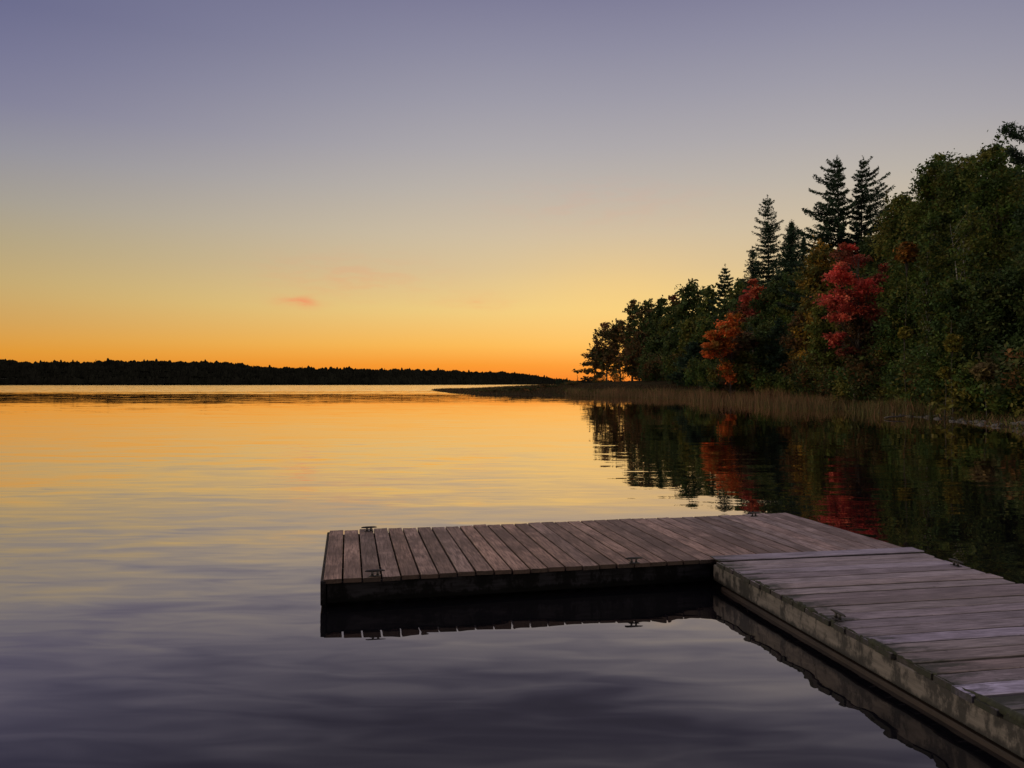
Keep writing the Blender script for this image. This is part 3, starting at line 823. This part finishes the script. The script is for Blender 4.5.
# --- shrubs: at the foot of the wood and on the spit
def shrub_mesh(root, H, Rw, pal, seed, leaves=2200, size=.13):
    rg = np.random.default_rng(seed)
    mb = MB(); cen, cols = [], []
    for i in range(9):
        an = i*2.4+rg.uniform(-.4, .4); r = Rw*rg.uniform(.2, .75); z = H*rg.uniform(.4, .85)
        c = np.array([r*math.cos(an), r*math.sin(an), z])
        mb.tube([(0, 0, -.1), c*.55+np.array([0, 0, .08]), c], [.022, .016, .006], 4, cap=False)
        ns = 7; per = leaves//(9*ns)
        sub = c+rg.normal(size=(ns, 3))*np.array([Rw*.22, Rw*.22, H*.2])
        cen.append(np.repeat(sub, per, 0)+rg.normal(size=(ns*per, 3))*np.array([Rw*.13, Rw*.13, H*.11])); cols.append(pick_cols(ns, per, pal, [1]*len(pal), rg))
    cen = np.concatenate(cen); cols = np.concatenate(cols); cen[:, 2] = np.abs(cen[:, 2])
    v, f = leaf_quads(cen, size*rg.uniform(.6, 1.2, len(cen)), rg=rg)
    mesh_obj('foliage', v, f, M_LEAF, root, np.repeat(cols, 4, 0)); mb.build('stem', M_BARK, root)
shp = []
for pal, sd, lb, gr in ((GREEN, 1, 'low green shrub at the foot of the shore trees', 'green shrubs under the shore trees'),
                    (OLIVE+GREEN, 2, 'low olive shrub at the foot of the shore trees', 'olive shrubs under the shore trees'),
                    (BROWN+DARK, 3, 'low brownish shrub at the foot of the shore trees', 'brownish shrubs under the shore trees')):
    r_ = empty('shrub', (0, 0, 0), 0, lb, 'shrub', gr); shrub_mesh(r_, 2.2, 1.5, pal, 700+sd, size=.12); shp.append(r_)
first = [True]*3
for px in np.arange(650, 1060, 10.5):
    Yf = float(np.interp(px, [650,700,760,800,860,900,940,1000,1060], [150,108,74,66,54,47,40,34.5,31]))
    px_ = px+rr_.uniform(-5, 5); Y = Yf*rr_.uniform(.99, 1.05); x, y, z = spot(px_, Y)
    k = rr_.randrange(3); src = shp[k]; o = src if first[k] else copy_tree(src); first[k] = False
    o.location = (x, y, z-.05); s = rr_.uniform(.6, 1.25)*(1.25 if px < 760 else 1); o.scale = (s*rr_.uniform(.9, 1.3), s*1.1, s*rr_.uniform(.8, 1.25)); o.rotation_euler = (0, 0, rr_.uniform(0, 6.28))
for px, Y, h, wpx, lb in ((490,128,.55,26,'low dark bush at the thin end of the spit'), (520,124,.7,30,'widest dark bush on the middle of the spit'), (547,140,.6,22,'small dark bush on the spit nearer the wooded point'), (572,150,.8,22,'dark bush on the spit closest to the wooded point'), (598,216,2.6,16,'dark bush right under the small tree at the tip of the point'), (617,205,3.0,18,'dark bush between the trunks at the tip of the point')):
    x, y, z = spot(px, Y); r_ = empty('bush', (x, y, z-.02), 0, lb, 'bush'); seedc[0] += 1
    shrub_mesh(r_, h, wpx/2/FPX*Y, BROWN+DARK, seedc[0], 1300, .16)
# little conifers far out along the low shore beyond the spit
src = None
for i, (px, hp, Y) in enumerate(((556.5, 9, 470), (559, 7, 500), (561, 8, 450), (564, 6, 520), (567, 8.5, 480), (570, 5, 540), (549, 7, 0))):
    if not Y: continue
    x, y, z = spot(px, Y)
    if src is None:
        src = o = empty('distant_conifer', (0, 0, 0), 0, 'tiny conifer far away on the low shore past the spit', 'tree', 'tiny conifers on the far low shore'); conifer(o, 6, 1.5, per=7, step=.5, size=.5, seed=66)
    else: o = copy_tree(src)
    o.location = (x, y, z-.1); q = hp/FPX*Y/6; o.scale = (q, q, q); o.rotation_euler = (0, 0, i)
# bare snag on the spit
x, y, z = spot(577.5, 190)
mb = MB(); mb.tube([(0,0,-.2), (.05,0,1.2), (-.05,0,2.5)], [.11,.08,.03], 6); mb.tube([(0,0,1.5), (.5,.1,2.0)], [.04,.015], 5); mb.tube([(0,0,1.1), (-.45,0,1.6)], [.04,.015], 5); mb.tube([(0,0,2.0), (-.25,0,2.4)], [.03,.012], 5)
o = mb.build('dead_snag', M_BARK); o.location = (x, y, z); tag(o, 'bare dead stem standing upright on the spit left of the trees', 'dead tree')

# ------------------------------------------------------------------ grass and reeds
def blades(name, pts, hts, wid, pal, lean=.25, seed=5, heads=None):
    rg = np.random.default_rng(seed); n = len(pts)
    an = rg.uniform(0, 6.28, n); d = np.stack([np.cos(an), np.sin(an), np.zeros(n)], 1)
    ln = rg.normal(size=(n, 2))*lean*hts[:, None]
    wv = wid*rg.uniform(.7, 1.4, n)[:, None]
    mid = pts+np.c_[ln*.35, hts*.55]; tip = pts+np.c_[ln, hts]
    v = np.stack([pts-d*wv, pts+d*wv, mid+d*wv*.8, tip, mid-d*wv*.8], 1).reshape(-1, 3)
    f = np.arange(5*n).reshape(n, 5)
    c = pick_cols(n, 1, pal, [1]*len(pal), rg)
    cc = np.repeat(c[:, None], 5, 1)
    if heads is not None:
        cc[:, 3] = heads*rg.uniform(.8, 1.2, (n, 1)); cc[:, 2] = cc[:, 4] = .5*cc[:, 2]+.5*np.array(heads)
    o = mesh_obj(name, v, f, M_LEAF, cols=cc.reshape(-1, 3)); tag(o, kind='stuff'); return o
rg = np.random.default_rng(21)
def scatter(n, x0, x1, y0, y1, keepf):
    Q = np.c_[rg.uniform(x0, x1, n), rg.uniform(y0, y1, n)]; d = shore_dist(Q); k = keepf(Q, d); return Q[k], d[k]
TAN = [(.27,.16,.08), (.22,.13,.068), (.20,.165,.06), (.29,.21,.09)]
GRN = [(.09,.11,.03), (.13,.13,.04), (.075,.09,.028), (.18,.14,.06)]
# reeds stand in the shallows in front of the bank
clump = lambda Q: np.sin(Q[:,0]*.8+Q[:,1]*.23)+np.sin(Q[:,0]*.37-Q[:,1]*.51+2)+.7*np.sin(Q[:,0]*1.9+Q[:,1]*1.3)
def reed_keep(Q, d):
    wdt = np.interp(Q[:,1], [30,36,44,60,80,92,104], [.3,2.2,5.2,8,7,5.5,2])*(1+.3*clump(Q)/2+.2*np.sin(Q[:,1]*2.3+Q[:,0]))
    pr = np.clip(1.1+d/np.maximum(wdt, .1)*1.05, 0, 1)**1.6*np.clip(.42+.5*clump(Q), .03, 1)*np.interp(Q[:,1], [32,42,60], [.35,.6,1])
    return (d < .6) & (d > -wdt) & (rg.uniform(0, 1, len(Q)) < pr)
Q, d = scatter(120000, 4, 28, 31, 106, reed_keep)
hh = rg.uniform(.3, 1.0, len(Q))*(1+.22*clump(Q))*np.interp(Q[:,1], [30,38,60], [.4,.8,1.15])
tanp = rg.uniform(0, 1, len(Q)) < np.interp(Q[:,1]+3*clump(Q), [40,66], [.12,.8])
for nm, mk, pl, hd in (('reeds', tanp, TAN, (.33,.165,.09)), ('green_reeds', ~tanp, GRN+TAN[2:3], (.16,.13,.06))):
    blades(nm, np.c_[Q, np.full(len(Q), -.05)][mk], hh[mk], .010, pl, .16, 31, heads=hd)
# grass on the bank and on the spit
Q, d = scatter(150000, 8, 40, 16, 125, lambda Q, d: (d > -.2) & (d < 11) & (rg.uniform(0, 1, len(Q)) < np.clip(60/Q[:,1], .25, 1)))
Z = ground_z(Q); Hh = rg.uniform(.2, .8, len(Q))*(1+.5*clump(Q)/3)*np.interp(Q[:,1], [30,42], [.4,1])
blades('bank_grass', np.c_[Q, Z-.03], Hh, .016, GRN+TAN[:2], .4, 32)
Q, d = scatter(70000, -24, 34, 96, 300, lambda Q, d: (d > .1) & (d < 26))
Z = ground_z(Q)
blades('marsh_grass', np.c_[Q, Z-.03], rg.uniform(.15, .5, len(Q)), .035, [(.11,.062,.035), (.085,.055,.028), (.13,.085,.042), (.07,.065,.028)], .4, 33)

# ------------------------------------------------------------------ stones and driftwood on the near shore
def stone_mesh(seed):
    bm = bmesh.new(); bmesh.ops.create_icosphere(bm, subdivisions=3, radius=1)
    for v in bm.verts:
        p = v.co*1.3+Vector((seed*7.1, seed*3.3, 0)); v.co *= 1+.28*mnoise.noise(p)+.1*mnoise.noise(p*2.7); v.co.z *= .6
    me = bpy.data.meshes.new('stone'); bm.to_mesh(me); bm.free(); me.materials.append(M_ROCK)
    for p in me.polygons: p.use_smooth = True
    return me
stones = [stone_mesh(i+1) for i in range(5)]
src = None
for i in range(70):
    px = rr_.uniform(862, 1036); Ys = float(np.interp(px, [862,940,1000,1036], [43.5,37,31.5,27.5]))
    Y = Ys+rr_.uniform(-.5, 1.4)
    x = (px-512)/FPX*Y
    # slide to the waterline
    best = min(np.arange(x-2.5, x+2.5, .2), key=lambda q: abs(shore_dist(np.array([[q, Y]]))[0]-rr_.uniform(-.35, .5)))
    if src is None: o = bpy.data.objects.new('stone', stones[0]); tag(o, 'small grey stone in the stony strip along the near waterline', 'stone', 'stones along the near waterline'); src = o
    else: o = src.copy(); o.data = stones[i % 5]
    COL.objects.link(o)
    s = rr_.uniform(.05, .17)*(1.5 if rr_.random() < .1 else 1)
    o.location = (best, Y, max(gz(best, Y), -.02)+s*.15); o.scale = (s*rr_.uniform(.9, 1.5), s, s*rr_.uniform(.7, 1)); o.rotation_euler = (rr_.uniform(-.2, .2), rr_.uniform(-.2, .2), rr_.uniform(0, 6.28))
def log(px, py, ln, rz, r, lb):
    p = on_level(px, py, .08); mb = MB()
    pts = [(-ln/2, 0, -.02), (-ln/4, .04, .03), (0, -.03, .04), (ln/4, .03, .06), (ln/2, .1, .1)]
    mb.tube(pts, [r, r*.95, r*.9, r*.75, r*.45], 8); mb.tube([pts[3], (ln*.33, -.2, .3)], [r*.4, r*.12], 5); mb.tube([pts[2], (-.1, .22, .25)], [r*.35, r*.1], 5)
    o = mb.build('driftwood_log', M_LOG, smooth_=True); o.location = p; o.rotation_euler = (0, 0, rz); tag(o, lb, 'driftwood')
log(896, 417.5, 1.2, .15, .045, 'grey driftwood branch at the end of the stony strip')
log(1003, 423, .8, -.5, .035, 'short grey driftwood stick among the stones at the near shore')

# ------------------------------------------------------------------ the floating dock
O = Vector((1.664, 6.353, 0)); AH, AW = .2122, .1783
LH, W1, W2 = 3.141, 1.93, 1.888
DZ = .227
dock = empty('floating_dock', O, 0, 'weathered L-shaped wooden swimming dock floating on the calm lake', 'dock')
def sub(o, rot): o.rotation_euler = (0, 0, rot); return o
rb = random.Random(5)
def board(mb, a0, a1, b0, b1, z0, z1, col, axis):
    """one plank, along 'X' or 'Y': six-sided section, a little warped and cupped along its length"""
    n = 7; v = []; f = []
    ch = .004; k1, k2, k3 = rb.uniform(-.003, .003), rb.uniform(-.003, .003), rb.uniform(-.004, .004)
    e0, e1 = rb.uniform(-.009, .009), rb.uniform(-.012, .012)
    sec = [(b0, z0), (b1, z0), (b1, z1-ch), (b1-ch, z1), ((b0+b1)/2, z1-.0015+k3*.4), (b0+ch, z1), (b0, z1-ch)]
    for i in range(n):
        t = i/(n-1); a = a0+e0+(a1+e1-a0-e0)*t
        dz = k1*math.sin(t*3.1)+k2*(t-.5)*2
        sk = k3*(t-.5)
        for (b, z) in sec:
            bb, zz = b+sk, z+dz+(k2*.6*(b-b0)/(b1-b0))
            v.append((a, bb, zz) if axis == 'X' else (bb, a, zz))
    m = len(sec)
    fs = []
    for i in range(n-1):
        for j in range(m):
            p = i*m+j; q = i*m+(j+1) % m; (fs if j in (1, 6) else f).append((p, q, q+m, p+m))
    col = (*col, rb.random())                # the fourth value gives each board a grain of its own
    mb.add(v, f, col); mb.add(v, fs, (*(q*.4 for q in col[:3]), col[3]))      # shade of the gaps painted into the sawn edges
    eg = (*(q*.16 for q in col[:3]), col[3])           # weathered end grain, painted darker still for the shade on the ends
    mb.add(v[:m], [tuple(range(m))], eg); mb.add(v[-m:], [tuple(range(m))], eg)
# platform
mb = MB(); pitch = .1448; x = -LH
while x < W2-.03:
    g = rb.uniform(.6, 1.25); w_ = rb.uniform(-.05, .05)
    t = max(0, min(1, (x+.5)/1.6)) # the boards towards the walkway are greyer
    c = (g*(1+w_)*(1-.04*t), g*(1+.07*t), g*(1-w_+.26*t))
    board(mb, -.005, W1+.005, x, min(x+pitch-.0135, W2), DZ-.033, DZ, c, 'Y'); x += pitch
deck = sub(mb.build('platform_deck', M_DECK, dock), AH)
# skirt boards of the platform
def skirt(name, mat, x0, x1, y0, y1, z0, z1, rot, lab=None):
    mb = MB(); mb.box(x0, x1, y0, y1, z0, z1, ch=.006); o = sub(mb.build(name, mat, dock), rot)
    if lab: o['label'] = lab
    return o
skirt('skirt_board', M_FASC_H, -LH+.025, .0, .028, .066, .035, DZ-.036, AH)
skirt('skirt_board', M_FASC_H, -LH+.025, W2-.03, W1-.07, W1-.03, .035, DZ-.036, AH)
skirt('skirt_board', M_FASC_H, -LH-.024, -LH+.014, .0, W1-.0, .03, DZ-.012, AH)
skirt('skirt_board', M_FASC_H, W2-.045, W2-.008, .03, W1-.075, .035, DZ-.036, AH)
mb = MB()
for yy in (.45, .95, 1.45): mb.box(-LH+.03, W2-.05, yy, yy+.04, .05, DZ-.036)
sub(mb.build('joist_frame', M_TIMBER, dock), AH)
for xx in (-2.5, -.7, .9):
    mb = MB(); mb.box(xx-.5, xx+.5, .2, W1-.2, -.25, .049, ch=.04); sub(mb.build('float', M_FLOAT, dock), AH)
# walkway
WL = 8.2
mb = MB(); y = -.105; i = 0
tints = {13: (1.15,1.22,1.5), 18: (1.5,1.65,2.15), 19: (.5,.55,.55), 20: (.45,.52,.5), 2: (1.15,1.2,1.35), 7: (.8,.78,.8), 16: (.8,.75,.7)}
while y > -WL:
    g = rb.uniform(.68, 1.2); c = tints.get(i, (g*rb.uniform(.97, 1.05), g, g*rb.uniform(.97, 1.1)))
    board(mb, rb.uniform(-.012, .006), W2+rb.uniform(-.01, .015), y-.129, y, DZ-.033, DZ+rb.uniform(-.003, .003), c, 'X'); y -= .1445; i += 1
sub(mb.build('walkway_deck', M_WALK, dock), AW)
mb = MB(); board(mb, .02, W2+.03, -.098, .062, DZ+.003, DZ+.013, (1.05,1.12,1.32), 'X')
o = sub(mb.build('hinge_board', M_WALK, dock), AW); o['label'] = 'raised bluish board over the joint of platform and walkway'
skirt('skirt_board', M_FASC_W, .004, .044, -WL, -.03, .058, DZ-.036, AW, 'pale walkway skirt board with black mould stains')
skirt('skirt_board', M_FASC_W, W2-.044, W2-.004, -WL, -.08, .058, DZ-.036, AW)
skirt('lower_stringer', M_TIMBER, .03, .09, -WL, -.12, -.05, .028, AW)
skirt('lower_stringer', M_TIMBER, W2-.09, W2-.03, -WL, -.12, -.05, .028, AW)
for yy in (-1.3, -3.8, -6.6):
    mb = MB(); mb.box(.25, W2-.25, yy-.6, yy+.6, -.25, .12, ch=.04); sub(mb.build('float', M_FLOAT, dock), AW)
# clumps of moss and rotten wood along the walkway's edge
mb = MB(); y = -.12; pts, rad = [], []
while y > -5.6:
    pts.append((.012+rb.uniform(-.004, .006), y, DZ-.003)); mr = max(.002, min(.021, (rad[-1] if rad else .01)+rb.uniform(-.007, .007))); rad.append(mr); y -= rb.uniform(.008, .018)
mb.tube(pts, rad, 7)
sub(mb.build('moss', M_MOSS, dock, True), AW)

def cleat(pxy, rot):
    p = on_level(pxy[0], pxy[1], DZ)-O
    mb = MB(); mb.box(-.05, .05, -.022, .022, .0, .007, ch=.002)
    for s in (-1, 1): mb.tube([(s*.024, 0, .005), (s*.022, 0, .022), (s*.024, 0, .042)], [.014, .010, .012], 8)
    mb.tube([(-.088, 0, .044), (-.07, 0, .047), (-.03, 0, .047), (.03, 0, .047), (.07, 0, .047), (.088, 0, .044)], [.005, .0085, .011, .011, .0085, .005], 8)
    o = mb.build('cleat', M_IRON, dock, True); o.location = p+Vector((0, 0, .002)); o.rotation_euler = (0, 0, rot); o.scale = (.86, .86, .86)
cleat((375, 576.2), AH); cleat((369, 531.5), AH); cleat((634, 563.3), AH); cleat((754, 516.5), AH)
cleat((956, 566.2), AW+math.pi/2); cleat((838, 619.5), AW+math.pi/2)
